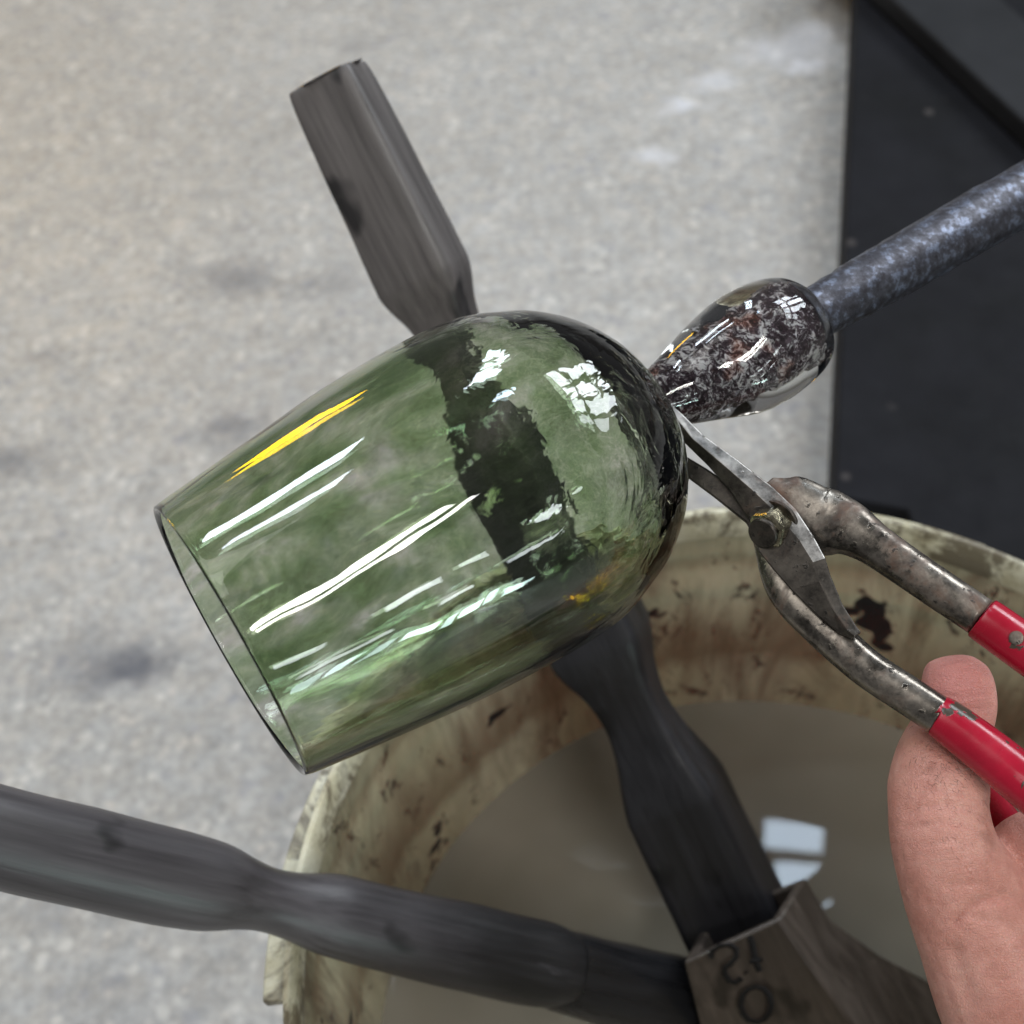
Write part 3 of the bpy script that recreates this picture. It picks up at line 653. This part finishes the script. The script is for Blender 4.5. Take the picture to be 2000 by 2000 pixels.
# ================================================================== HAND
MSK = m_skin()
def blob_tube(rows, seg=24, n=5, ratio=0.86):
    stt = [(D(x, y, d), hw * d / F, hw * d / F * ratio) for x, y, hw, d in rows]
    s = resample(stt, n); pts = [r[0] for r in s]; fr = frames(pts, (CAM - pts[0]).normalized()); vs, fs = [], []
    for i, r in enumerate(s):
        t, a, b = fr[i]
        for k in range(seg):
            th = 2 * math.pi * k / seg; vs.append(r[0] + b * (math.cos(th) * r[1]) + a * (math.sin(th) * r[2]))
    for i in range(len(s) - 1):
        for k in range(seg): fs.append((i * seg + k, i * seg + (k + 1) % seg, (i + 1) * seg + (k + 1) % seg, (i + 1) * seg + k))
    fs += [tuple(range(seg)), tuple((len(s) - 1) * seg + k for k in range(seg - 1, -1, -1))]
    return vs, fs
digits = [
    # thumb lying under the lower handle, tip up
    [(1861, 1281, 16, .316), (1862, 1288, 42, .316), (1864, 1306, 60, .316), (1870, 1340, 70, .316), (1872, 1380, 72, .317), (1856, 1430, 76, .317), (1838, 1485, 87, .314), (1833, 1535, 96, .311), (1832, 1575, 95, .309), (1838, 1625, 99, .308),
     (1850, 1670, 104, .308), (1876, 1730, 116, .309), (1915, 1810, 130, .310), (1975, 1910, 160, .312), (2050, 2020, 190, .315), (2130, 2130, 200, .32)],
    # index finger curled round the lower grip
    [(1960, 1690, 24, .314), (1966, 1688, 52, .314), (1990, 1672, 70, .313), (2045, 1652, 77, .311), (2130, 1642, 78, .309), (2230, 1680, 80, .307), (2290, 1790, 84, .306), (2290, 1900, 90, .312), (2240, 2020, 95, .318)],
    # the other fingers, off to the right
    [(2060, 1800, 20, .330), (2068, 1796, 56, .330), (2130, 1770, 72, .329), (2230, 1750, 76, .324), (2340, 1790, 80, .317), (2400, 1900, 84, .315), (2380, 2010, 90, .318), (2310, 2110, 95, .322)],
    [(2140, 1900, 20, .342), (2150, 1896, 54, .342), (2220, 1872, 70, .340), (2330, 1860, 74, .334), (2430, 1900, 78, .327), (2480, 2010, 82, .324), (2450, 2110, 88, .325), (2380, 2190, 92, .328)],
    [(2230, 2010, 20, .350), (2238, 2008, 46, .350), (2300, 1985, 60, .348), (2400, 1975, 64, .342), (2490, 2010, 68, .336), (2530, 2110, 72, .332), (2500, 2190, 78, .332), (2430, 2260, 84, .333)],
    # palm and forearm
    [(1960, 1880, 100, .312), (2010, 1950, 150, .315), (2090, 2040, 200, .318), (2200, 2150, 235, .324), (2320, 2270, 240, .330), (2450, 2400, 200, .336), (2560, 2530, 165, .340), (2700, 2700, 175, .345), (2950, 3000, 215, .355)],
    [(2260, 2050, 80, .318), (2330, 2130, 120, .322), (2380, 2250, 140, .328), (2440, 2380, 120, .334)],
    # ball of the thumb, the pale fold on the right edge
    [(1960, 1790, 40, .309), (2010, 1815, 90, .308), (2080, 1880, 130, .310), (2170, 1990, 150, .315), (2260, 2120, 120, .32)],
]
V, Fc = [], []
for dg_ in digits:
    a, b = blob_tube(dg_); off = len(V); V += a; Fc += [tuple(i + off for i in f) for f in b]
tmp = link('tmp_hand', V, Fc, MSK)
rm = tmp.modifiers.new('r', 'REMESH'); rm.mode = 'VOXEL'; rm.voxel_size = 0.0008
sm = tmp.modifiers.new('s', 'SMOOTH'); sm.iterations = 6; sm.factor = 0.5
dgr = bpy.context.evaluated_depsgraph_get(); dgr.update()
me = bpy.data.meshes.new_from_object(tmp.evaluated_get(dgr))
bpy.data.objects.remove(tmp)
me.name = 'person'; person = bpy.data.objects.new('person', me); COL.objects.link(person)
for p in me.polygons: p.use_smooth = True
# creases at the joints
def crease(line, width, depth_):
    seg_ = [(Vector(a), Vector(b)) for a, b in zip(line[:-1], line[1:])]
    for v, q in QV:
        p = Vector(q[:2]); dm = 1e9
        for a, b in seg_:
            ab = b - a; t = max(0, min(1, (p - a).dot(ab) / ab.dot(ab))); dm = min(dm, (p - (a + ab * t)).length)
        if dm < width * 3: v.co += (v.co - CAM).normalized() * depth_ * math.exp(-(dm / width) ** 2)
QV = [(v, proj(v.co)) for v in me.vertices if v.normal.dot(CAM - v.co) > 0.0]
QV = [(v, q) for v, q in QV if 1700 < q[0] < 2080 and 1250 < q[1] < 2060]
for ln, w_, d_ in ((((1772, 1590), (1800, 1576), (1850, 1572), (1895, 1582), (1938, 1602)), 7, .0007), (((1780, 1618), (1830, 1606), (1885, 1612), (1925, 1632)), 6, .0004),
                   (((1800, 1650), (1860, 1640), (1915, 1655)), 7, .0003), (((1790, 1548), (1850, 1541), (1905, 1552)), 6, .0003),
                   (((1815, 1372), (1870, 1388), (1935, 1380)), 5, .0003), (((1830, 1352), (1875, 1364), (1925, 1356)), 5, .00025),
                   (((2030, 1765), (1985, 1752), (1930, 1752), (1890, 1770), (1868, 1800)), 10, .0011), (((1900, 1790), (1950, 1800), (2010, 1840)), 12, .0006),
                   (((1850, 1730), (1900, 1725), (1960, 1740)), 9, .0004), (((1960, 1912), (1985, 1902)), 5, .0005), (((1860, 1850), (1900, 1960)), 16, .0006)):
    crease(ln, w_, d_)
tag(person, 'hand with its thumb under the lower red handle of the shears', 'person')
if not me.materials: me.materials.append(MSK)
# short dark hairs on the thumb
bm = bmesh.new(); bm.from_mesh(me); bvh = BVHTree.FromBMesh(bm); bm.free()
vs, fs = [], []
for i in range(190):
    if i < 170: px, py = rnd.gauss(1840, 38), rnd.gauss(1490, 36)
    else: px, py = rnd.gauss(1850, 34), rnd.gauss(1625, 22)
    hit = bvh.ray_cast(CAM, ray(px, py).normalized())
    if hit[0] is None: continue
    p, nn = hit[0], hit[1]
    a = rnd.gauss(-1.0, 0.5); dirn = (ROT @ Vector((math.cos(a), math.sin(a), 0))); dirn = (dirn - nn * dirn.dot(nn)).normalized()
    L = rnd.uniform(0.0008, 0.0022); w = 0.000032; prev = None; cv = rnd.uniform(-.4, .4)
    sd = nn.cross(dirn)
    for k in range(4):
        u = k / 3; c_ = p + dirn * L * u + sd * cv * L * u * u + nn * (0.0003 * math.sin(u * 2.6)); ww = w * (1 - u * .8)
        ring = [c_ + sd * ww, c_ - sd * ww * .5 + nn * ww, c_ - sd * ww * .5 - nn * ww]; b0_ = len(vs); vs += ring
        if prev is not None:
            for j in range(3): fs.append((prev + j, prev + (j + 1) % 3, b0_ + (j + 1) % 3, b0_ + j))
        prev = b0_
hair = link('hair', vs, fs, m_plain('dark_hair', (0.035, 0.018, 0.012), 0.6), person); hair['kind'] = 'stuff'
